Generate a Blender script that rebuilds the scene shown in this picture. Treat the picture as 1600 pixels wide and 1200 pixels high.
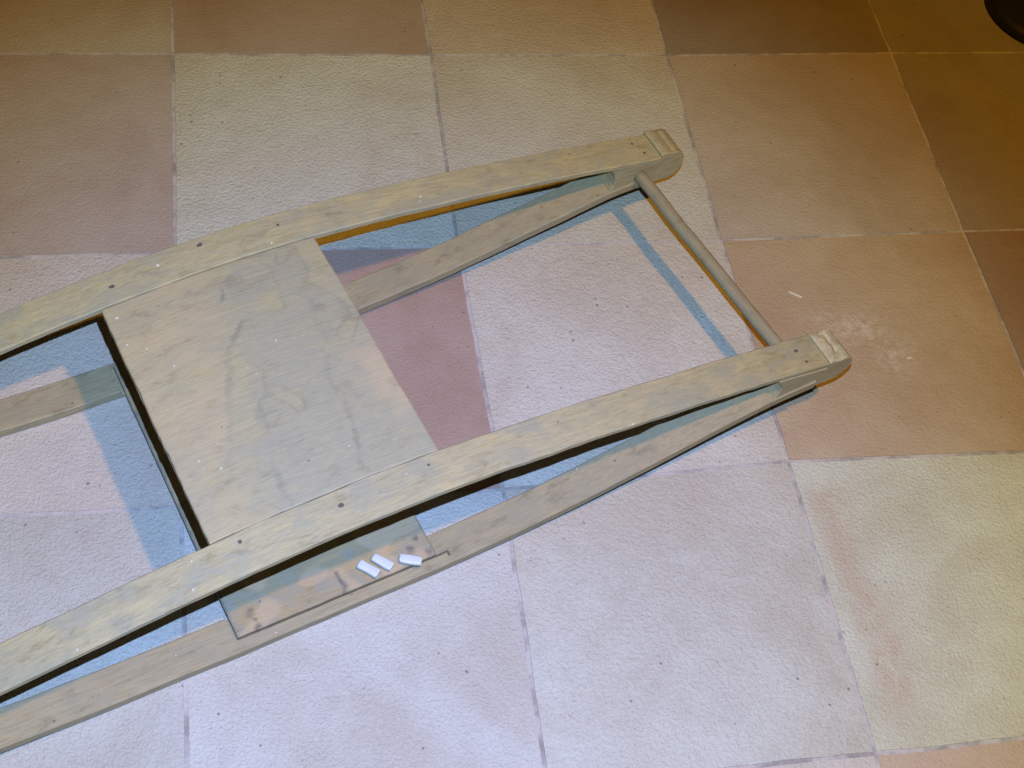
import bpy, bmesh, math, random
from mathutils import Vector, Matrix, noise

scn = bpy.context.scene
for o in list(bpy.data.objects):
    bpy.data.objects.remove(o)
random.seed(7)

# ------------------------------------------------------------------ camera
CAM = Vector((0.06419, -1.47684, 1.37085))
ROT = Matrix(((0.980388, 0.046657, -0.191473),
              (-0.145510, 0.826624, -0.543617),
              (0.132913, 0.560817, 0.817202)))
cd = bpy.data.cameras.new('camera')
cd.sensor_fit = 'HORIZONTAL'
cd.sensor_width = 36.0
cd.lens = 36.0 * 2201.0 / 1600.0
cd.clip_start = 0.02
cd.clip_end = 100
cam = bpy.data.objects.new('camera', cd)
cam.matrix_world = Matrix.Translation(CAM) @ ROT.to_4x4()
scn.collection.objects.link(cam)
scn.camera = cam

# ------------------------------------------------------------------ world, lamps, exposure
w = bpy.data.worlds.new('World')
scn.world = w
w.use_nodes = True
bg = w.node_tree.nodes['Background']
bg.inputs[0].default_value = (1.0, 0.52, 0.16, 1)
bg.inputs[1].default_value = 0.020


def lamp(name, kind, loc, target, power, colour, radius):
    l = bpy.data.lights.new(name, kind)
    l.energy = power
    l.color = colour
    l.shadow_soft_size = radius
    o = bpy.data.objects.new(name, l)
    o.location = loc
    d = Vector(target) - Vector(loc)
    o.rotation_euler = d.to_track_quat('-Z', 'Y').to_euler()
    scn.collection.objects.link(o)
    return l


# phone flash, a hand's breadth from the lens: a cool core and a yellower, harder-edged outer cone
FLASH = (0.108, -1.378, 1.375)
AIM = (0.215, -0.895, 0.0)
fl = lamp('flash_core', 'SPOT', FLASH, AIM, 174, (0.145, 0.200, 0.86), 0.004)
fl.spot_size = math.radians(2 * 34)
fl.spot_blend = 1.0
fl = lamp('flash_rim', 'SPOT', FLASH, AIM, 186, (0.190, 0.290, 0.115), 0.004)
fl.spot_size = math.radians(2 * 33.2)
fl.spot_blend = 0.44
# warm ceiling lamp
lamp('ceiling_lamp', 'POINT', (0.79, -1.32, 2.60), (0, 0, 0), 152, (1.0, 0.455, 0.045), 0.045)

vs = scn.view_settings
vs.view_transform = 'Standard'
vs.look = 'None'
vs.exposure = 0.0
vs.gamma = 1.0
vs.use_curve_mapping = False


# ------------------------------------------------------------------ material helpers
class NT:
    def __init__(self, name):
        self.m = bpy.data.materials.new(name)
        self.m.use_nodes = True
        self.t = self.m.node_tree
        self.b = self.t.nodes['Principled BSDF']

    def n(self, kind, **kw):
        x = self.t.nodes.new(kind)
        for k, v in kw.items():
            setattr(x, k, v)
        return x

    def l(self, a, b):
        self.t.links.new(a, b)

    def val(self, sock, v):
        if hasattr(v, 'is_linked') or isinstance(v, bpy.types.NodeSocket):
            self.l(v, sock)
        else:
            sock.default_value = v

    def math(self, op, a, b=0.0, clamp=False):
        x = self.n('ShaderNodeMath', operation=op, use_clamp=clamp)
        self.val(x.inputs[0], a)
        self.val(x.inputs[1], b)
        return x.outputs[0]

    def mix(self, fac, a, b, blend='MIX'):
        x = self.n('ShaderNodeMix', data_type='RGBA', blend_type=blend)
        self.val(x.inputs['Factor'], fac)
        for i, v in ((6, a), (7, b)):
            if isinstance(v, tuple) and len(v) == 3:
                v = v + (1,)
            self.val(x.inputs[i], v)
        return x.outputs[2]

    def ramp(self, f, p0, p1, c0=0.0, c1=1.0):
        x = self.n('ShaderNodeMapRange', interpolation_type='SMOOTHSTEP')
        self.val(x.inputs[0], f)
        x.inputs[1].default_value = p0
        x.inputs[2].default_value = p1
        x.inputs[3].default_value = c0
        x.inputs[4].default_value = c1
        return x.outputs[0]

    def noise(self, vec, scale, detail=3.0, rough=0.55, dist=0.0):
        x = self.n('ShaderNodeTexNoise')
        self.l(vec, x.inputs['Vector'])
        x.inputs['Scale'].default_value = scale
        x.inputs['Detail'].default_value = detail
        x.inputs['Roughness'].default_value = rough
        x.inputs['Distortion'].default_value = dist
        return x.outputs[0]

    def mapping(self, vec, scale=(1, 1, 1), loc=(0, 0, 0)):
        x = self.n('ShaderNodeMapping')
        self.l(vec, x.inputs[0])
        x.inputs['Scale'].default_value = scale
        x.inputs['Location'].default_value = loc
        return x.outputs[0]

    def bump(self, h, strength, dist, normal=None):
        x = self.n('ShaderNodeBump')
        x.inputs['Strength'].default_value = strength
        x.inputs['Distance'].default_value = dist
        self.l(h, x.inputs['Height'])
        if normal is not None:
            self.l(normal, x.inputs['Normal'])
        return x.outputs[0]

    def done(self, col, rough, normal=None, spec=0.3):
        self.val(self.b.inputs['Base Color'], col + (1,) if isinstance(col, tuple) and len(col) == 3 else col)
        self.val(self.b.inputs['Roughness'], rough)
        self.b.inputs['Specular IOR Level'].default_value = spec
        if normal is not None:
            self.l(normal, self.b.inputs['Normal'])
        return self.m


def tile_material(name):
    k = NT(name)
    pos = k.n('ShaderNodeNewGeometry').outputs['Position']
    oi = k.n('ShaderNodeObjectInfo')
    off = k.n('ShaderNodeVectorMath', operation='SCALE')
    k.l(oi.outputs['Random'], off.inputs['Scale'])
    off.inputs[0].default_value = (7.3, 3.1, 5.7)
    add = k.n('ShaderNodeVectorMath', operation='ADD')
    k.l(pos, add.inputs[0])
    k.l(off.outputs[0], add.inputs[1])
    v = add.outputs[0]
    big = k.noise(v, 5.0, 4.0, 0.6, 0.6)
    mid = k.noise(v, 38.0, 4.0, 0.6)
    grain = k.noise(v, 420.0, 2.0, 0.6)
    grain2 = k.noise(v, 240.0, 2.0, 0.5)
    base = oi.outputs['Color']
    dark = k.mix(1.0, base, (0.94, 0.88, 0.83), 'MULTIPLY')
    pale = k.mix(1.0, base, (1.08, 1.08, 1.10), 'MULTIPLY')
    c = k.mix(k.ramp(big, 0.30, 0.68), dark, pale)
    c = k.mix(k.ramp(mid, 0.30, 0.75, 0.0, 0.25), c, k.mix(1.0, c, (0.80, 0.76, 0.74), 'MULTIPLY'))
    g = k.ramp(grain, 0.28, 0.72, 0.93, 1.06)
    gc = k.n('ShaderNodeCombineColor')
    for i in range(3):
        k.l(g, gc.inputs[i])
    c = k.mix(1.0, c, gc.outputs[0], 'MULTIPLY')
    # peach blush where the pale wash is worn off (per-vertex mask) and chalk dust
    a = k.n('ShaderNodeAttribute', attribute_name='wear')
    sep = k.n('ShaderNodeSeparateColor')
    k.l(a.outputs['Color'], sep.inputs[0])
    nz = k.noise(v, 60.0, 4.0, 0.65)
    pm = k.math('MULTIPLY', sep.outputs[0], k.ramp(nz, 0.25, 0.60), True)
    c = k.mix(k.math('MULTIPLY', pm, 0.75), c, (0.43, 0.358, 0.255))
    nz2 = k.noise(v, 90.0, 5.0, 0.7, 0.5)
    dm = k.math('MULTIPLY', sep.outputs[1], k.ramp(nz2, 0.38, 0.66), True)
    c = k.mix(k.math('MULTIPLY', dm, 0.5), c, (0.62, 0.61, 0.54))
    # small pits
    vo = k.n('ShaderNodeTexVoronoi', feature='F1')
    k.l(v, vo.inputs['Vector'])
    vo.inputs['Scale'].default_value = 75.0
    vo.inputs['Randomness'].default_value = 1.0
    ra = k.n('ShaderNodeSeparateColor')
    k.l(vo.outputs['Color'], ra.inputs[0])
    rr = k.ramp(ra.outputs[0], 0.72, 1.0, 0.0, 0.14)
    pit = k.ramp(k.math('SUBTRACT', rr, vo.outputs['Distance']), 0.0, 0.03)
    pit = k.math('MULTIPLY', pit, k.ramp(k.noise(v, 9.0, 2.0), 0.40, 0.58), True)
    c = k.mix(k.math('MULTIPLY', pit, 0.55), c, (0.14, 0.11, 0.09))
    h = k.math('ADD', k.math('MULTIPLY', grain2, 0.7), k.math('MULTIPLY', grain, 0.5))
    h = k.math('SUBTRACT', h, k.math('MULTIPLY', pit, 0.7))
    sc = k.n('ShaderNodeSeparateColor')
    k.l(base, sc.inputs[0])
    h = k.math('MULTIPLY', h, k.ramp(sc.outputs[1], 0.26, 0.46, 0.38, 0.86))
    nrm = k.bump(h, 0.95, 0.0033)
    nrm = k.bump(mid, 0.25, 0.004, nrm)
    return k.done(c, 0.72, nrm, 0.25)


def grout_material():
    k = NT('grout')
    pos = k.n('ShaderNodeNewGeometry').outputs['Position']
    a = k.noise(pos, 16.0, 4.0, 0.65)
    b = k.noise(pos, 60.0, 4.0, 0.7)
    c = k.mix(k.ramp(a, 0.42, 0.62), (0.43, 0.405, 0.36), (0.24, 0.22, 0.19))
    c = k.mix(k.ramp(b, 0.3, 0.8, 0.0, 0.45), c, (0.52, 0.50, 0.46))
    nrm = k.bump(b, 0.6, 0.002)
    return k.done(c, 0.9, nrm, 0.2)


def wood_material(name, light, dark, dirt, seed=0.0, dirt_amount=0.6, stain=False, end=False, grain=0.42, marks=0.50):
    k = NT(name)
    tc = k.n('ShaderNodeTexCoord').outputs['Object']
    p = k.mapping(tc, (1, 1, 1), (seed * 1.7, seed * 0.9, seed * 0.3))
    if end:
        g1v = k.mapping(p, (60, 60, 20))
        g2v = k.mapping(p, (190, 190, 60))
    elif name.startswith('dowel'):
        g1v = k.mapping(p, (75, 5.5, 75))
        g2v = k.mapping(p, (380, 34, 380))
    else:
        g1v = k.mapping(p, (5.5, 75, 75))
        g2v = k.mapping(p, (34, 380, 380))
    g1 = k.noise(g1v, 1.0, 5.0, 0.62, 1.1)
    g2 = k.noise(g2v, 1.0, 3.0, 0.6, 0.4)
    bl = k.noise(k.mapping(p, (19, 30, 30)), 1.0, 5.0, 0.66, 0.6)
    bl2 = k.noise(k.mapping(p, (30, 66, 66)), 1.0, 6.0, 0.72, 0.15)
    fine = k.noise(p, 420.0, 3.0, 0.7)
    c = k.mix(k.ramp(g1, 0.28, 0.74), light, k.mix(0.6, light, dark))
    c = k.mix(k.ramp(g2, 0.40, 0.72, 0.0, grain), c, k.mix(1.0, c, (0.60, 0.56, 0.52), 'MULTIPLY'))
    c = k.mix(k.ramp(bl, 0.44, 0.64, 0.0, dirt_amount), c, dirt)
    c = k.mix(k.ramp(bl2, 0.53, 0.68, 0.0, 0.62), c, k.mix(1.0, c, (0.66, 0.61, 0.54), 'MULTIPLY'))
    c = k.mix(k.ramp(bl2, 0.48, 0.30, 0.0, 0.55), c, k.mix(1.0, c, (1.22, 1.12, 0.88), 'MULTIPLY'))
    if stain:
        a = k.n('ShaderNodeAttribute', attribute_name='wear')
        sep = k.n('ShaderNodeSeparateColor')
        k.l(a.outputs['Color'], sep.inputs[0])
        wob = k.ramp(k.noise(p, 120.0, 4.0, 0.7), 0.25, 0.65, 0.35, 1.0)
        c = k.mix(k.math('MULTIPLY', k.math('MULTIPLY', sep.outputs[1], wob), 0.75, True), c, (0.275, 0.285, 0.215))
        c = k.mix(k.math('MULTIPLY', sep.outputs[2], 0.65, True), c, (0.47, 0.37, 0.215))
        c = k.mix(k.math('MULTIPLY', k.math('MULTIPLY', sep.outputs[0], wob), marks, True), c, (0.13, 0.125, 0.10))
    # pin-prick dark marks
    vo = k.n('ShaderNodeTexVoronoi', feature='F1')
    k.l(p, vo.inputs['Vector'])
    vo.inputs['Scale'].default_value = 55.0
    ra = k.n('ShaderNodeSeparateColor')
    k.l(vo.outputs['Color'], ra.inputs[0])
    pit = k.ramp(k.math('SUBTRACT', k.ramp(ra.outputs[1], 0.86, 1.0, 0.0, 0.12), vo.outputs['Distance']), 0.0, 0.04)
    c = k.mix(k.math('MULTIPLY', pit, 0.55), c, (0.09, 0.075, 0.06))
    h = k.math('ADD', k.math('MULTIPLY', g2, 0.6), k.math('MULTIPLY', fine, 0.35))
    h = k.math('ADD', h, k.math('MULTIPLY', g1, 0.6))
    nrm = k.bump(h, 0.6, 0.0016)
    return k.done(c, 0.66, nrm, 0.25)


def plain_material(name, col, rough, spec=0.3, nscale=200.0, var=0.15, bump=0.2):
    k = NT(name)
    tc = k.n('ShaderNodeTexCoord').outputs['Object']
    nz = k.noise(tc, nscale, 3.0, 0.6)
    d = tuple(x * (1 - var) for x in col)
    c = k.mix(k.ramp(nz, 0.3, 0.7), d, col)
    return k.done(c, rough, k.bump(nz, bump, 0.0006), spec)


M_TILE = tile_material('terracotta_tile')
M_GROUT = grout_material()
M_RAIL = wood_material('weathered_rail_wood', (0.414, 0.379, 0.210), (0.332, 0.306, 0.181), (0.300, 0.302, 0.208), 0.0, 0.8)
M_RUN = wood_material('grey_runner_wood', (0.353, 0.317, 0.188), (0.302, 0.272, 0.164), (0.286, 0.273, 0.177), 3.0, 0.7)
M_DECK = wood_material('stained_deck_wood', (0.392, 0.361, 0.200), (0.350, 0.324, 0.184), (0.319, 0.309, 0.188), 6.0, 0.5, True, False, 0.30, 0.62)
M_LOW = wood_material('lower_board_wood', (0.384, 0.312, 0.154), (0.326, 0.270, 0.143), (0.288, 0.265, 0.163), 9.0, 0.6, True, False, 0.35, 0.95)
M_END = wood_material('end_block_wood', (0.392, 0.352, 0.204), (0.328, 0.293, 0.175), (0.319, 0.302, 0.190), 12.0, 0.5)
M_CHALK = wood_material('dusty_end_grain', (0.469, 0.447, 0.303), (0.394, 0.374, 0.254), (0.352, 0.333, 0.225), 15.0, 0.4, False, True)
M_DOWEL = wood_material('dowel_wood', (0.306, 0.275, 0.169), (0.250, 0.225, 0.141), (0.268, 0.250, 0.160), 18.0, 0.5)
M_NAIL = plain_material('rusty_nail_iron', (0.11, 0.098, 0.085), 0.8)
M_WHITE = plain_material('white_rubber', (0.56, 0.63, 0.61), 0.45, 0.4, 300.0, 0.06, 0.15)
M_FLECK = plain_material('white_paint_fleck', (0.70, 0.69, 0.66), 0.5)
M_BLACK = plain_material('black_base', (0.012, 0.011, 0.010), 0.55, 0.3)
M_SPLINT = plain_material('pale_splinter', (0.72, 0.66, 0.50), 0.7)


# ------------------------------------------------------------------ mesh helpers
def obj(name, verts, faces, mat, parent=None, smooth=False):
    me = bpy.data.meshes.new(name)
    me.from_pydata([tuple(v) for v in verts], [], faces)
    me.materials.append(mat)
    bm = bmesh.new()
    bm.from_mesh(me)
    bmesh.ops.recalc_face_normals(bm, faces=bm.faces)
    bm.to_mesh(me)
    bm.free()
    if smooth:
        for p in me.polygons:
            p.use_smooth = True
    o = bpy.data.objects.new(name, me)
    scn.collection.objects.link(o)
    if parent is not None:
        o.parent = parent
    return o


def tag(o, label, cat, group=None):
    o['label'] = label
    o['category'] = cat
    if group:
        o['group'] = group
    return o


def loft(rings, cap=True):
    n = len(rings[0])
    v, f = [], []
    for r in rings:
        v.extend(r)
    for i in range(len(rings) - 1):
        for j in range(n):
            a, b = i * n + j, i * n + (j + 1) % n
            f.append((a, b, b + n, a + n))
    if cap:
        f.append(tuple(range(n - 1, -1, -1)))
        m = (len(rings) - 1) * n
        f.append(tuple(range(m, m + n)))
    return v, f


def interp(tab, x):
    """monotone cubic interpolation through (x, y) pairs"""
    if x <= tab[0][0]:
        x0, y0 = tab[0]; x1, y1 = tab[1]
        return y0 + (y1 - y0) / (x1 - x0) * (x - x0)
    if x >= tab[-1][0]:
        x0, y0 = tab[-2]; x1, y1 = tab[-1]
        return y1 + (y1 - y0) / (x1 - x0) * (x - x1)
    for i in range(len(tab) - 1):
        if tab[i][0] <= x <= tab[i + 1][0]:
            break
    d = lambda k: (tab[k + 1][1] - tab[k][1]) / (tab[k + 1][0] - tab[k][0])

    def slope(k):
        if k == 0:
            return d(0)
        if k == len(tab) - 1:
            return d(k - 1)
        return 0.5 * (d(k - 1) + d(k))
    x0, y0 = tab[i]; x1, y1 = tab[i + 1]
    h = x1 - x0
    t = (x - x0) / h
    m0, m1 = slope(i) * h, slope(i + 1) * h
    return ((2 * t**3 - 3 * t**2 + 1) * y0 + (t**3 - 2 * t**2 + t) * m0
            + (-2 * t**3 + 3 * t**2) * y1 + (t**3 - t**2) * m1)


def nz(x, y=0.0, z=0.0):
    return noise.noise(Vector((x, y, z)))


def smooth(a, b, x):
    t = max(0.0, min(1.0, (x - a) / (b - a)))
    return t * t * (3 - 2 * t)


# ------------------------------------------------------------------ floor: grout bed and tiles
floor = obj('floor', [(-1.43, -2.13, -0.0012), (2.49, -2.13, -0.0012), (2.49, 1.43, -0.0012), (-1.43, 1.43, -0.0012)],
            [(0, 1, 2, 3)], M_GROUT)
floor['kind'] = 'structure'

T = 0.35
CORN = {(0, 0): (-.0001, -.0015), (1, 0): (.3522, -.0049), (2, 0): (.6973, -.0059), (3, 0): (1.0481, -.0014),
        (0, 1): (-.002, -.3472), (1, 1): (.3475, -.3517), (2, 1): (.6974, -.3535), (3, 1): (1.0448, -.3498),
        (0, 2): (-.0013, -.7035), (1, 2): (.3546, -.7077), (2, 2): (.7002, -.6936), (2, 3): (.7012, -1.0509)}


def corner(i, j):
    if (i, j) in CORN:
        return Vector(CORN[(i, j)])
    return Vector((i * T + 0.003 * nz(i * 3.7 + 9, j * 2.3), -j * T + 0.003 * nz(i * 1.9, j * 4.1 + 5)))


PALE = (0.480, 0.465, 0.420)
PINK = (0.470, 0.435, 0.390)
TERR = (0.330, 0.245, 0.208)
TAN = (0.400, 0.330, 0.255)
TILE_COL = {(-1, -1): (0.37, 0.33, 0.26), (0, -1): (0.335, 0.262, 0.200), (1, -1): (0.44, 0.39, 0.31),
            (2, -1): (0.245, 0.205, 0.17), (3, -1): (0.27, 0.235, 0.19),
            (-1, 0): (0.355, 0.298, 0.255), (0, 0): (0.455, 0.455, 0.39), (1, 0): (0.455, 0.445, 0.38),
            (2, 0): (0.385, 0.330, 0.270), (3, 0): (0.285, 0.245, 0.20), (4, 0): (0.26, 0.21, 0.16),
            (-1, 1): PINK, (0, 1): TERR, (1, 1): (0.480, 0.465, 0.415), (2, 1): (0.395, 0.312, 0.222),
            (3, 1): (0.265, 0.195, 0.145), (4, 1): TAN,
            (-1, 2): (0.430, 0.430, 0.395), (0, 2): (0.445, 0.440, 0.405), (1, 2): (0.455, 0.455, 0.405), (2, 2): (0.480, 0.490, 0.410),
            (3, 2): (0.44, 0.42, 0.33), (-1, 3): (0.43, 0.43, 0.395), (0, 3): (0.44, 0.44, 0.40), (1, 3): PINK, (2, 3): (0.41, 0.315, 0.235),
            (3, 3): TAN}


def tile_wear(i, j, x, y):
    """r: peach blush where the pale wash is worn through, g: chalk dust"""
    r = g = 0.0
    if (i, j) == (2, 2):
        c = 0.740 + 0.10 * (-0.85 - y) * 0.5 + 0.010 * nz(y * 14, 3.3)
        wd = 0.024 + 0.009 * nz(y * 9, 8.1)
        r = (1 - smooth(wd * 0.5, wd * 1.35, abs(x - c))) * smooth(-1.03, -0.99, y) * (1 - smooth(-0.745, -0.715, y))
        r *= 0.55 + 0.45 * smooth(-0.15, 0.25, nz(x * 20, y * 14, 4.0))
    if (i, j) == (1, 2):
        r = (1 - smooth(0.008, 0.05, x - 0.357)) * smooth(-0.85, -0.78, y) * 0.7
        r = max(r, 0.25 * (1 - smooth(0.02, 0.07, abs(y + 0.735))) * smooth(0.36, 0.42, x))
    if (i, j) == (2, 1):
        d = math.hypot((x - 0.843) / 0.055, (y + 0.505) / 0.038)
        g = 1 - smooth(0.2, 1.0, d)
        d = math.hypot((x - 0.885) / 0.045, (y + 0.548) / 0.05)
        g = max(g, 0.75 * (1 - smooth(0.2, 1.0, d)))
        d = math.hypot((x - 0.80) / 0.06, (y + 0.485) / 0.022)
        g = max(g, 0.5 * (1 - smooth(0.2, 1.0, d)))
    return r, g


def make_tile(i, j, near):
    c = [corner(i, j + 1), corner(i + 1, j + 1), corner(i + 1, j), corner(i, j)]
    ctr = sum(c, Vector((0, 0))) / 4
    gap = 0.0016
    N = 10 if near else 2
    ang = [(c[(k + 1) % 4] - c[k]).normalized() for k in range(4)]

    def pt(a, b):          # bilinear in the shrunken quad, with a wobbling outline
        p = (c[0] * (1 - a) * (1 - b) + c[1] * a * (1 - b) + c[2] * a * b + c[3] * (1 - a) * b)
        return p
    fine = 30 if near and ((i, j) in ((2, 2), (2, 1), (1, 2))) else N
    n = fine
    verts, idx = [], {}
    zoff = 0.0006 * nz(i * 5.1, j * 3.3)

    def add(x, y, z):
        verts.append((x - ctr.x, y - ctr.y, z))
        return len(verts) - 1
    fr = gap / T
    for a in range(n + 1):
        for b in range(n + 1):
            fa = fr + (1 - 2 * fr) * a / n
            fb = fr + (1 - 2 * fr) * b / n
            p = pt(fa, fb)
            if a in (0, n) or b in (0, n):
                ins = 0.0009
                q = p + (ctr - p).normalized() * ins
                if near:
                    q = q + Vector((nz(p.x * 33, p.y * 33, 1), nz(p.x * 33, p.y * 33, 7))) * 0.0014
                idx[(a, b)] = add(q.x, q.y, zoff - 0.0001)
            else:
                idx[(a, b)] = add(p.x, p.y, zoff)
    faces = [(idx[a, b], idx[a + 1, b], idx[a + 1, b + 1], idx[a, b + 1]) for a in range(n) for b in range(n)]
    ring = ([(a, 0) for a in range(n)] + [(n, b) for b in range(n)] + [(a, n) for a in range(n, 0, -1)]
            + [(0, b) for b in range(n, 0, -1)])
    lo = []
    for key in ring:
        x, y, z = verts[idx[key]]
        d = Vector((x, y)).normalized() * 0.0012
        lo.append(add(x + d.x + ctr.x, y + d.y + ctr.y, -0.0055))
    m = len(ring)
    for k in range(m):
        faces.append((idx[ring[k]], lo[k], lo[(k + 1) % m], idx[ring[(k + 1) % m]]))
    o = obj('tile', verts, faces, M_TILE, floor)
    o.location = (ctr.x, ctr.y, 0)
    col = TILE_COL.get((i, j))
    if col is None:
        col = random.choice((PALE, PINK, TERR, TAN, PALE))
    o.color = (col[0] * 1.01, col[1] * 1.05, col[2] * 0.96, 1)
    if fine == 30:
        at = o.data.color_attributes.new('wear', 'FLOAT_COLOR', 'POINT')
        for q, v in enumerate(o.data.vertices):
            r, g = tile_wear(i, j, v.co.x + ctr.x, v.co.y + ctr.y)
            at.data[q].color = (r, g, 0, 1)
    return o


for i in range(-4, 7):
    for j in range(-4, 6):
        make_tile(i, j, -1 <= i <= 4 and -1 <= j <= 3)

# ------------------------------------------------------------------ the sled
sled = bpy.data.objects.new('wooden_sled', None)
sled.empty_display_size = 0.1
scn.collection.objects.link(sled)
A20 = math.radians(20)
S0, N0 = -0.14, -0.652                     # the sled's middle along and across
sled.location = (S0 * math.cos(A20) - N0 * math.sin(A20), S0 * math.sin(A20) + N0 * math.cos(A20), 0)
sled.rotation_euler = (0, 0, A20)
tag(sled, 'weathered grey wooden sled with bowed rails and runners, lying on the tiled floor', 'sled')


def L(s, n, z):
    return (s - S0, n - N0, z)


RAIL_Z = [(-.80, .050), (-.74, .066), (-.60, .107), (-.50, .130), (-.458, .1375), (-.372, .1520), (-.308, .1630), (-.23, .1735),
          (-.107, .1825), (-.022, .1815), (.039, .1775), (.114, .1705), (.196, .1605), (.316, .1435), (.409, .128),
          (.474, .116), (.53, .106)]
RUN_Z = [(-.80, .034), (-.74, .034), (-.68, .033), (-.60, .025), (-.495, .0105), (-.38, .0025), (-.28, .0004), (-.15, .0004), (-.02, .0020),
         (.04, .0055), (.10, .0125), (.15, .0205), (.20, .0305), (.30, .0530), (.36, .0665), (.40, .0735), (.45, .0765), (.53, .079)]
RT, RH = 0.0082, 0.0130                    # rail and runner thickness


def rail(n_lo, n_hi, s_a, s_b, seed):
    rings = []
    ns = 110
    for q in range(ns + 1):
        s = s_a + (s_b - s_a) * q / ns
        z = interp(RAIL_Z, s)
        a = n_lo + 0.0009 * nz(s * 17, seed) + 0.0005 * nz(s * 60, seed, 2)
        b = n_hi + 0.0009 * nz(s * 17, seed + 5) + 0.0005 * nz(s * 60, seed, 7)
        c = 0.0013 + 0.0006 * nz(s * 45, seed + 9)
        zt = z + 0.0006 * nz(s * 20, seed + 3)
        rings.append([L(s, a, zt - RT + c), L(s, a, zt - c), L(s, a + c, zt), L(s, (a + b) / 2, zt + 0.0003), L(s, b - c, zt),
                      L(s, b, zt - c), L(s, b, zt - RT + c), L(s, b - c, zt - RT), L(s, a + c, zt - RT)])
    v, f = loft(rings)
    return obj('top_rail', v, f, M_RAIL, sled)


BS0, BS1 = -0.2475, -0.0195                # lower board along


def runner(n_lo, n_hi, s_a, s_b, seed, outer_low):
    rings = []
    st = [s_a + (s_b - s_a) * q / 130 for q in range(131)]
    for e in (BS0 - 0.0027, BS0 - 0.0036, BS0 - 0.001, BS1 - 0.0019, BS1 - 0.0012, BS0 - 0.0022, BS1 + 0.0124, BS1 + 0.0136):
        st.append(e)
    st.sort()
    for s in st:
        z = interp(RUN_Z, s)
        a = n_lo + 0.0008 * nz(s * 14, seed)
        b = n_hi + 0.0008 * nz(s * 14, seed + 5)
        c = 0.0012
        zt = z + RH
        inb = BS0 - 0.0028 < s < BS1 - 0.0018            # rebate the lower board lies in
        ing = BS0 - 0.0028 < s < BS1 + 0.0125            # saw kerf beside it
        d = 0.0060 if inb else 0.0
        g = 0.0064 if ing else 0.0
        w_ = b - a
        if outer_low:
            x1, x2 = a + 0.0082, a + 0.0148
            rings.append([L(s, a, z + c), L(s, a, zt - c), L(s, a + c, zt), L(s, x1, zt), L(s, x1 + 0.0002, zt - g),
                          L(s, x2, zt - g), L(s, x2 + 0.0002, zt - d), L(s, b - c, zt - d), L(s, b, zt - c - d), L(s, b, z + c), L(s, b - c, z), L(s, a + c, z)])
        else:
            x1, x2 = b - 0.0075, b - 0.0045
            rings.append([L(s, a, z + c), L(s, a, zt - c - d), L(s, a + c, zt - d), L(s, x1, zt - d), L(s, x1 + 0.0002, zt - g),
                          L(s, x2, zt - g), L(s, x2 + 0.0002, zt), L(s, b - c, zt), L(s, b, zt - c), L(s, b, z + c), L(s, b - c, z), L(s, a + c, z)])
    v, f = loft(rings)
    return obj('runner', v, f, M_RUN, sled)


def end_block(n_lo, n_hi, se, direction, step, rough, seed, cap_mat):
    """the block the rail and the runner are nailed to; se = end of the rail"""
    D = direction
    zt = lambda s: interp(RAIL_Z, s)
    zb = lambda s: interp(RUN_Z, s)
    sb = se - D * 0.012                     # end of the runner
    P = []
    for k in range(7):
        s = se - D * (0.074 - 0.074 * k / 6)
        P.append((s, zt(s) - RT - 0.0004))
    e = zt(se)
    bot = zb(sb)
    P += [(se + D * 0.0003, e - RT - 0.0002), (se + D * 0.0004, e + step * 0.6), (se + D * 0.0035, e + step)]
    for k in range(1, 4):
        P.append((se + D * (0.0035 + 0.0050 * k), e + step - 0.00045 * k * k))
    # rounded tip
    hz = (e + step - bot)
    for k in range(0, 11):
        t = math.radians(80 - 165 * k / 10)
        P.append((se + D * (0.0200 + 0.0200 * math.cos(t)), bot + hz * 0.46 + hz * 0.47 * math.sin(t)))
    P += [(se + D * 0.012, bot - 0.0005), (se, bot - 0.0003), (sb + D * 0.001, bot + 0.0002), (sb + D * 0.0008, zb(sb) + RH + 0.0005)]
    for k in range(1, 7):
        s = sb - D * 0.056 * k / 6
        P.append((s, zb(s) + RH + 0.0004))
    # concave inner face
    s_in = sb - D * 0.056
    z0 = P[-1][1]
    z1 = P[0][1]
    for k in range(1, 4):
        t = k / 4
        P.append((s_in + (P[0][0] - s_in) * t + D * 0.007 * math.sin(math.pi * t), z0 + (z1 - z0) * t))
    cs = sum(p[0] for p in P) / len(P)
    cz = sum(p[1] for p in P) / len(P)
    rings = []
    n0, n1 = n_lo, n_hi
    st = [n0, n0 + 0.0012] + [n0 + (n1 - n0) * k / 10 for k in range(1, 10)] + [n1 - 0.0012, n1]
    for n_ in st:
        ring = []
        sh = 0.0012 if n_ in (n0, n1) else 0.0
        for (s, z) in P:
            d = Vector((cs - s, cz - z))
            d = d.normalized() * sh if d.length > 0 else d
            dz = ds = 0.0
            if z > e - 0.004 and (s - se) * D > 0.002:
                dz = rough * nz(s * 130, n_ * 130, seed) + rough * 0.7 * nz(s * 55, n_ * 55, seed + 4)
                ds = rough * 0.7 * nz(s * 110, n_ * 90, seed + 2)
            ring.append(L(s + d.x + ds, n_ + 0.0006 * nz(s * 40, z * 40, seed), z + d.y + dz))
        rings.append(ring)
    v, f = loft(rings)
    o = obj('end_block', v, f, M_END, sled)
    # the light, dusty end-grain on top of the tip
    o.data.materials.append(cap_mat)
    for p in o.data.polygons:
        c = p.center
        if (c.x + S0 - se) * D > 0.001 and c.z > e - 0.006 and abs(p.normal.y) < 0.7:
            p.material_index = 1
    return o


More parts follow.
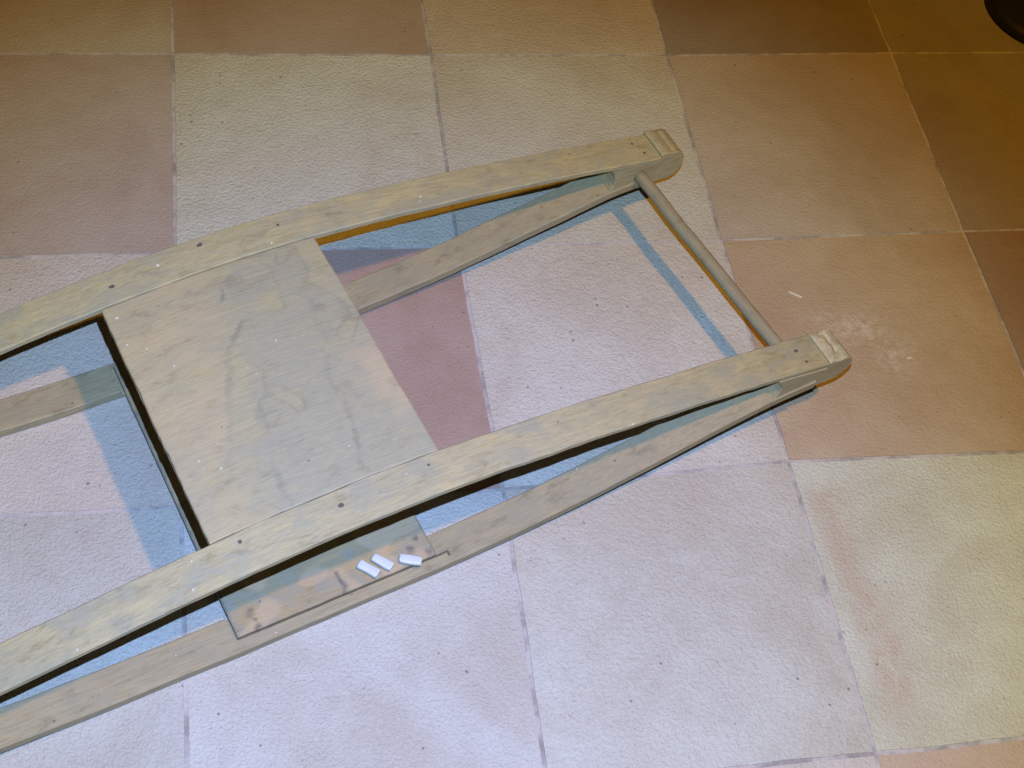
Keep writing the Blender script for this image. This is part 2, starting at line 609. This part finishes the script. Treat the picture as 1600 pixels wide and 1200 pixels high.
NEAR = (-0.8465, -0.802)
FAR = (-0.503, -0.4590)
near_rail = rail(NEAR[0], NEAR[1], -0.755, 0.468, 1.0)
far_rail = rail(FAR[0], FAR[1], -0.755, 0.451, 11.0)
near_run = runner(-0.8495, -0.8095, -0.745, 0.458, 21.0, True)
far_run = runner(-0.5035, -0.4625, -0.745, 0.441, 31.0, False)
nb = end_block(-0.8475, -0.8035, 0.468, 1, 0.0020, 0.0022, 2.0, M_CHALK)
nb['label'] = 'end block with pale rough chipped top'
fb = end_block(-0.5020, -0.4580, 0.451, 1, 0.0050, 0.0008, 5.0, M_END)
fb['label'] = 'end block with raised rounded tip'
end_block(-0.8475, -0.8035, -0.755, -1, 0.0030, 0.0010, 8.0, M_END)
end_block(-0.5020, -0.4580, -0.755, -1, 0.0030, 0.0010, 9.0, M_END)


def dowel(p0, p1, r):
    a, b = Vector(p0), Vector(p1)
    d = (b - a).normalized()
    x = d.orthogonal().normalized()
    y = d.cross(x)
    rings = []
    for k in range(25):
        c = a + (b - a) * k / 24
        rr = r * (1 + 0.03 * nz(k * 0.5, 3))
        c = c + Vector((0.0012 * nz(k * .2, 1), 0, 0.0012 * nz(k * .2, 5)))
        rings.append([tuple(c + (x * math.cos(t) + y * math.sin(t)) * rr) for t in [2 * math.pi * q / 20 for q in range(20)]])
    v, f = loft(rings)
    return obj('crossbar', v, f, M_DOWEL, sled, True)


dowel(L(0.424, -0.498, 0.0975), L(0.439, -0.808, 0.0975), 0.0081)
dowel(L(-0.725, -0.498, 0.0500), L(-0.725, -0.808, 0.0500), 0.0088)


def seg_dist(px, py, pts):
    best, tt = 9.0, 0.0
    for k in range(len(pts) - 1):
        ax, ay = pts[k]; bx, by = pts[k + 1]
        dx, dy = bx - ax, by - ay
        t = max(0, min(1, ((px - ax) * dx + (py - ay) * dy) / (dx * dx + dy * dy + 1e-12)))
        d = math.hypot(px - ax - dx * t, py - ay - dy * t)
        if d < best:
            best, tt = d, (k + t) / (len(pts) - 1)
    return best, tt


def slab(name, s0, s1, n0, n1, top, thick, mat, ns, nn, wear, seed, wob=0.0008, rc=0.0, rag=0.0):
    """a board following top(s, n), with a dense upper face for its stains"""
    verts, col, idx, faces = [], [], {}, []
    for a in range(ns + 1):
        for b in range(nn + 1):
            fa, fb = a / ns, b / nn
            n_ = n0 + (n1 - n0) * fb
            e0 = s0 + wob * nz(n_ * 22, seed) + wob * 0.7 * nz(n_ * 90, seed + 1)
            e1 = s1 + wob * nz(n_ * 22, seed + 4) + wob * 0.7 * nz(n_ * 90, seed + 5) + rag * nz(n_ * 7, seed + 8)
            s = e0 + (e1 - e0) * fa
            nn_ = n_
            if b in (0, nn):
                nn_ += wob * nz(s * 40, seed + 7)
            if rc > 0:                       # rounded corners at the ends
                for (es, sg) in ((s1, 1),):
                    for (en, sn_) in ((n0, -1), (n1, 1)):
                        ds = (s - (es - sg * rc)) * sg
                        dn = (nn_ - (en - sn_ * rc)) * sn_
                        if ds > 0 and dn > 0:
                            m_ = max(ds, dn)
                            h_ = math.hypot(ds, dn)
                            s = es - sg * rc + sg * ds * m_ / h_
                            nn_ = en - sn_ * rc + sn_ * dn * m_ / h_
            z = top(s, nn_)
            if a in (0, ns) or b in (0, nn):
                z -= 0.0007
            idx[a, b] = len(verts)
            verts.append(L(s, nn_, z))
            col.append(wear(s, nn_))
    faces = [(idx[a, b], idx[a + 1, b], idx[a + 1, b + 1], idx[a, b + 1]) for a in range(ns) for b in range(nn)]
    ring = ([(a, 0) for a in range(ns)] + [(ns, b) for b in range(nn)] + [(a, nn) for a in range(ns, 0, -1)]
            + [(0, b) for b in range(nn, 0, -1)])
    lo = []
    for key in ring:
        x, y, z = verts[idx[key]]
        lo.append(len(verts))
        verts.append((x, y, z - thick))
        col.append(col[idx[key]])
    m = len(ring)
    for k in range(m):
        faces.append((idx[ring[k]], lo[k], lo[(k + 1) % m], idx[ring[(k + 1) % m]]))
    # underside: strips between the two long edges
    low = {ring[k]: lo[k] for k in range(m)}
    for a in range(ns):
        faces.append((low[(a, 0)], low[(a, nn)], low[(a + 1, nn)], low[(a + 1, 0)]))
    o = obj(name, verts, faces, mat, sled)
    at = o.data.color_attributes.new('wear', 'FLOAT_COLOR', 'POINT')
    for q, c in enumerate(col):
        at.data[q].color = c + (1,)
    return o


S1 = [(-.245, -.522), (-.236, -.525), (-.211, -.533), (-.189, -.527), (-.168, -.528), (-.152, -.531), (-.139, -.525), (-.142, -.546)]
S2 = [(-.112, -.579), (-.133, -.581), (-.150, -.597), (-.164, -.617), (-.172, -.635), (-.185, -.675), (-.201, -.717), (-.212, -.744)]
S3 = [(-.058, -.581), (-.062, -.616), (-.080, -.678), (-.078, -.727), (-.087, -.758), (-.095, -.789)]
S4 = [(-.173, -.757), (-.174, -.772), (-.172, -.795)]
S5 = [(-.245, -.640), (-.19, -.648), (-.11, -.640), (-.05, -.652)]


def deck_wear(s, n):
    jx = 0.006 * nz(s * 45, n * 45, 1) + 0.003 * nz(s * 120, n * 120, 2)
    jy = 0.006 * nz(s * 45, n * 45, 5) + 0.003 * nz(s * 120, n * 120, 7)
    dk = gr = wm = 0.0
    for pts, wd, a0, a1 in ((S1, .0036, .25, .9), (S2, .0050, .95, .2), (S3, .0050, .25, .80), (S4, .006, .7, .5), (S5, .0018, .1, .25)):
        d, t = seg_dist(s + jx, n + jy, pts)
        amp = a0 + (a1 - a0) * t
        amp *= max(0.0, min(1.2, 0.80 + 1.1 * nz(s * 38, n * 38, 3)))
        dk = max(dk, amp * (1 - smooth(wd * 0.2, wd, d)) * 0.8)
        gr = max(gr, 0.55 * amp * (1 - smooth(wd, wd * 4.5, d)))
    # water-stained grey area: everything to the right of the big tide line
    line = -0.150 - 0.30 * (-(n + 0.60)) * 0.9
    side = s + jx * 1.5 - line
    g2 = smooth(-0.004, 0.012, side) * (0.42 + 0.5 * nz(s * 16, n * 16, 9) + 0.35 * nz(s * 40, n * 40, 4))
    gr = max(gr, g2)
    # tide marks: contour lines of a slow noise, with the water-greyed side a shade darker
    q = nz(s * 13 + 3.1, n * 11, 6.5) + 0.45 * nz(s * 37, n * 33, 2.2)
    edge = math.exp(-((q - 0.05 + jx * 6) / 0.035) ** 2)
    dk = max(dk, edge * 0.42 * smooth(-0.02, 0.03, side))
    gr = max(gr, smooth(0.05, 0.09, q + jx * 6) * (0.35 + 0.45 * smooth(-0.02, 0.03, side)))
    d = math.hypot((s + .10) / .075, (n + .535) / .028)
    gr = max(gr, 0.85 * (1 - smooth(0.5, 1.1, d + 0.5 * nz(s * 30, n * 30, 8))))
    d = math.hypot((s + .125) / .02, (n + .528) / .012)
    dk = max(dk, 0.55 * (1 - smooth(0.3, 1.1, d + 0.4 * nz(s * 70, n * 70, 8))))
    d = math.hypot((s + .02) / .035, (n + .70) / .06)
    wm = max(wm, 0.8 * (1 - smooth(0.4, 1.2, d + 0.5 * nz(s * 40, n * 40, 6))))
    wm = max(wm, 0.55 * (1 - smooth(-0.03, 0.0, side)) * (0.6 + 0.8 * nz(s * 12, n * 40, 2)))
    cl = lambda x: max(0.0, min(1.0, x))
    return (cl(dk), cl(gr), cl(wm))


slab('deck_board', -0.2575, -0.0185, -0.8012, -0.5036, lambda s, n: interp(RAIL_Z, s) - 0.0012 + 0.0005 * nz(s * 12, n * 12),
     0.0085, M_DECK, 150, 180, deck_wear, 41.0, 0.0011, 0.0, 0.0035)

CR = [(-.126, -.809), (-.1255, -.820), (-.125, -.830), (-.133, -.8385), (-.127, -.8395)]


def low_wear_shade(s, n):
    jx = 0.0025 * nz(s * 90, n * 90, 1)
    jy = 0.0025 * nz(s * 90, n * 90, 5)
    d, t = seg_dist(s + jx, n + jy, CR)
    dk = (1 - smooth(.0008, .0030, d)) * 0.9
    for (a, b, r) in ((-.225, -.812, .006), (-.224, -.822, .004), (-.225, -.833, .005), (-.044, -.817, .005), (-.032, -.808, .005), (-.026, -.829, .004)):
        dk = max(dk, 0.95 * (1 - smooth(r * .35, r * 1.15, math.hypot(s - a + jx, n - b + jy) + 0.002 * nz(s * 200, n * 200))))
    gr = 0.25 + 0.75 * smooth(0.02, 0.10, nz(s * 30, n * 30, 2) + 0.4 * nz(s * 80, n * 80, 3))
    gr = max(gr, 0.8 * (1 - smooth(.004, .016, s - BS0)), 0.7 * (1 - smooth(.004, .02, BS1 - s)))
    dk = max(dk, 0.5 * (1 - smooth(.0008, .0030, BS1 - s + 0.5 * jx)))  # shade painted in along the board's right end
    wm = smooth(0.0, 0.12, nz(s * 24, n * 30, 12)) * 0.95
    dk = max(dk, 0.75 * (1 - smooth(.0008, .0028, s - BS0 + 0.5 * jx)), 0.6 * (1 - smooth(.0006, .0024, n + 0.8345 + 0.4 * jy)))  # gap shadow and dirt painted as dark lines on left and near edges
    return (min(1, dk), min(1, gr), min(1, wm))


slab('lower_board', BS0, BS1, -0.8345, -0.4655, lambda s, n: interp(RUN_Z, s) + RH + 0.0010 + 0.0004 * nz(s * 15, n * 15),
     0.0066, M_LOW, 110, 160, low_wear_shade, 51.0, 0.0006, 0.004)


# nails: one shared disc, children of the part they are driven into
def disc_mesh(name, r, h, seg=12):
    w_ = [1 + 0.35 * nz(math.cos(2 * math.pi * k / seg) * 1.3, math.sin(2 * math.pi * k / seg) * 1.3, 3.0) for k in range(seg)]
    ring = lambda q, z: [(q * r * w_[k] * math.cos(2 * math.pi * k / seg), q * r * w_[k] * math.sin(2 * math.pi * k / seg), z) for k in range(seg)]
    v = ring(1.0, -0.002) + ring(1.0, h * 0.5) + ring(0.7, h)
    f = [(k, (k + 1) % seg, seg + (k + 1) % seg, seg + k) for k in range(seg)]
    f += [(seg + k, seg + (k + 1) % seg, 2 * seg + (k + 1) % seg, 2 * seg + k) for k in range(seg)]
    f.append(tuple(range(2 * seg, 3 * seg)))
    me = bpy.data.meshes.new(name)
    me.from_pydata(v, [], f)
    me.materials.append(M_NAIL)
    return me


NAIL = disc_mesh('nail', 0.0021, 0.0003)


def nail(parent, s, n, z, sc=1.0, ex=1.0, rz=0.0):
    o = bpy.data.objects.new('nail', NAIL)
    scn.collection.objects.link(o)
    o.parent = parent
    o.location = L(s, n, z)
    slope = 0.0
    o.rotation_euler = (0, 0, rz)
    o.scale = (sc * ex, sc, 1)
    return o


for s, n, sc, ex in ((-.232, -.813, 1.0, 1.0), (-.132, -.820, 1.1, 1.4), (-.035, -.814, .7, 1.0), (.436, -.819, 1.0, 1.7), (.440, -.836, .9, 1.0)):
    nail(near_rail, s, n, interp(RAIL_Z, s) + 0.0004, sc, ex, random.uniform(-.3, .3))
for s, n, sc, ex in ((-.238, -.482, 1.0, 1.6), (-.137, -.470, 1.0, 1.7), (-.050, -.476, .8, 1.0), (.424, -.472, .8, 1.1), (.432, -.490, .9, 1.1)):
    nail(far_rail, s, n, interp(RAIL_Z, s) + 0.0004, sc, ex, random.uniform(-.3, .3))


# pale paint flecks lying on the wood, too small to pick apart
def flecks(parent, spots, zf, name='paint_flecks'):
    v, f = [], []
    for (s, n, a, r, el) in spots:
        r *= 0.55
        k0 = len(v)
        z = zf(s, n)
        ca, sa = math.cos(a), math.sin(a)
        for hh, q in ((0.0, 1.0), (0.0007, 0.75)):
            for k in range(6):
                t = 2 * math.pi * k / 6
                x, y = el * r * q * math.cos(t) * random.uniform(.8, 1.1), r * q * math.sin(t) * random.uniform(.8, 1.1)
                v.append(L(s + x * ca - y * sa, n + x * sa + y * ca, z + hh))
        f += [(k0 + k, k0 + (k + 1) % 6, k0 + 6 + (k + 1) % 6, k0 + 6 + k) for k in range(6)]
        f.append(tuple(range(k0 + 6, k0 + 12)))
    o = obj(name, v, f, M_FLECK, parent)
    o['kind'] = 'stuff'
    return o


zr = lambda s, n: interp(RAIL_Z, s)
deck = [c for c in sled.children if c.name.startswith('deck_board')][0]
sp = [(-.233, -.570, .5, .0012, 2), (-.216, -.602, .5, .0012, 2), (-.146, -.646, .6, .0010, 1.8), (-.234, -.715, .4, .0012, 2.2),
      (-.218, -.732, .6, .0014, 2), (-.211, -.705, .7, .0010, 1.5), (-.112, -.617, .5, .0012, 2.4), (-.097, -.763, .5, .0010, 2), (-.247, -.521, .1, .0020, 2.2),
      (-.249, -.557, .1, .0018, 1.4)]
for q in range(6):
    sp.append((random.uniform(-.25, -.03), random.uniform(-.79, -.51), random.uniform(0, 3), random.uniform(.0003, .0006), random.uniform(1, 2)))
flecks(deck, sp, lambda s, n: zr(s, n) - 0.0010)
flecks(near_rail, [(-.279, -.811, .8, .0013, 1.6), (-.288, -.838, .6, .0016, 1.8), (-.400, -.842, .6, .0014, 1.8), (.19, -.846, .4, .0012, 3), (-.06, -.815, .6, .0010, 1.8)],
       lambda s, n: zr(s, n) - 0.0001)
flecks(far_rail, [(-.186, -.477, 0, .0036, 1.1), (.119, -.487, .6, .0020, 1.5), (-.066, -.497, .5, .0016, 2.0), (.115, -.493, 1.0, .0012, 1.5)],
       lambda s, n: zr(s, n) - 0.0001)
flecks(near_run, [(-.31, -.826, .6, .0012, 2), (-.21, -.8455, .6, .0012, 2), (-.395, -.835, .2, .0008, 2), (.165, -.813, .6, .0016, 1.6)],
       lambda s, n: interp(RUN_Z, s) + RH - 0.0002)


# ------------------------------------------------------------------ small things on the sled and the floor
def plug(x, y, z, rz, length, width, label, seed):
    """a small soft white block: pillowed sides, one end rounder than the other"""
    nu, nv = 16, 14
    rings = []
    hgt = 0.0068
    for a in range(nu + 1):
        t = -1 + 2 * a / nu
        e = max(0.0, 1 - abs(t) ** 7) ** 0.5
        e = max(e, 0.60)
        yy = (width / 2) * (0.93 + 0.07 * e) * (1 - 0.05 * math.cos(t * 3.0 + seed))
        hz = (hgt / 2) * (0.75 + 0.25 * e) * (1 - 0.07 * math.exp(-(t * 3) ** 2))
        ring = []
        for b in range(nv):
            an = 2 * math.pi * b / nv
            c_, s_ = math.cos(an), math.sin(an)
            px = math.copysign(abs(c_) ** 0.42, c_) * yy
            pz = math.copysign(abs(s_) ** 0.5, s_) * hz
            sk = 0.12 * width * (px / yy) ** 2 * (-1 if t > 0 else 1) * abs(t) ** 4
            ring.append((t * length / 2 + sk, px, pz + hgt / 2))
        rings.append(ring)
    v, f = loft(rings)
    o = obj('white_plug', v, f, M_WHITE, None, True)
    o.location = (x, y, z)
    o.rotation_euler = (0, 0, rz)
    for p in o.data.polygons:
        if len(p.vertices) > 4:
            p.use_smooth = False
    tag(o, label, 'plug', 'white plugs on the lower board')
    return o


def on_board(s, n):
    c, s_ = math.cos(A20), math.sin(A20)
    z = interp(RUN_Z, s) + RH + 0.0016
    return (s * c - n * s_, s * s_ + n * c, z)


plug(*on_board(-.0945, -.8215), math.radians(-36), 0.0250, 0.0108, 'white plug nearest the dark crack in the lower board, left of three', 0.3)
plug(*on_board(-.0775, -.8205), math.radians(-36), 0.0248, 0.0106, 'white plug in the middle of three on the lower board', 1.7)
plug(*on_board(-.0495, -.8305), math.radians(-14), 0.0248, 0.0106, 'white plug lying flattest, right of three near the lower board end', 3.1)


def chip(name, x, y, rz, length, width, h, label, cat):
    rings = []
    for k in range(7):
        t = -1 + 2 * k / 6
        w_ = width * (1 - 0.55 * abs(t) ** 3) * (1 + 0.2 * nz(k * 1.3, 2))
        b = 0.0006 * math.sin(t * 2)
        rings.append([(t * length / 2, -w_ / 2 + b, 0.0004), (t * length / 2, w_ / 2 + b, 0.0004), (t * length / 2, w_ * .3 + b, h), (t * length / 2, -w_ * .3 + b, h)])
    v, f = loft(rings)
    o = obj(name, v, f, M_SPLINT)
    o.location = (x, y, 0.0)
    o.rotation_euler = (0, 0, rz)
    return tag(o, label, cat)


chip('wood_splinter', 0.7746, -0.4482, math.radians(-38), 0.0185, 0.0024, 0.0022, 'thin pale splinter on the tan tile beside the crossbar', 'splinter')
chip('wood_chip', 0.8987, -0.5547, math.radians(-15), 0.0065, 0.0028, 0.0015, 'tiny white chip on the tile beyond the dusty sled tip', 'chip')


# round dark base at the far corner of the view
def lathe(name, prof, seg, mat, loc):
    rings = [[(r * math.cos(2 * math.pi * k / seg), r * math.sin(2 * math.pi * k / seg), z) for k in range(seg)] for r, z in prof]
    v, f = loft(rings)
    o = obj(name, v, f, mat, None, True)
    o.location = loc
    return o


base = lathe('stand_base', [(.092, .0), (.095, .003), (.095, .014), (.093, .018), (.085, .021), (.05, .025), (.022, .028), (.018, .032)], 64,
             M_BLACK, (1.333, 0.088, 0.0))
tag(base, 'black round base standing on the floor in the far right corner', 'stand base')
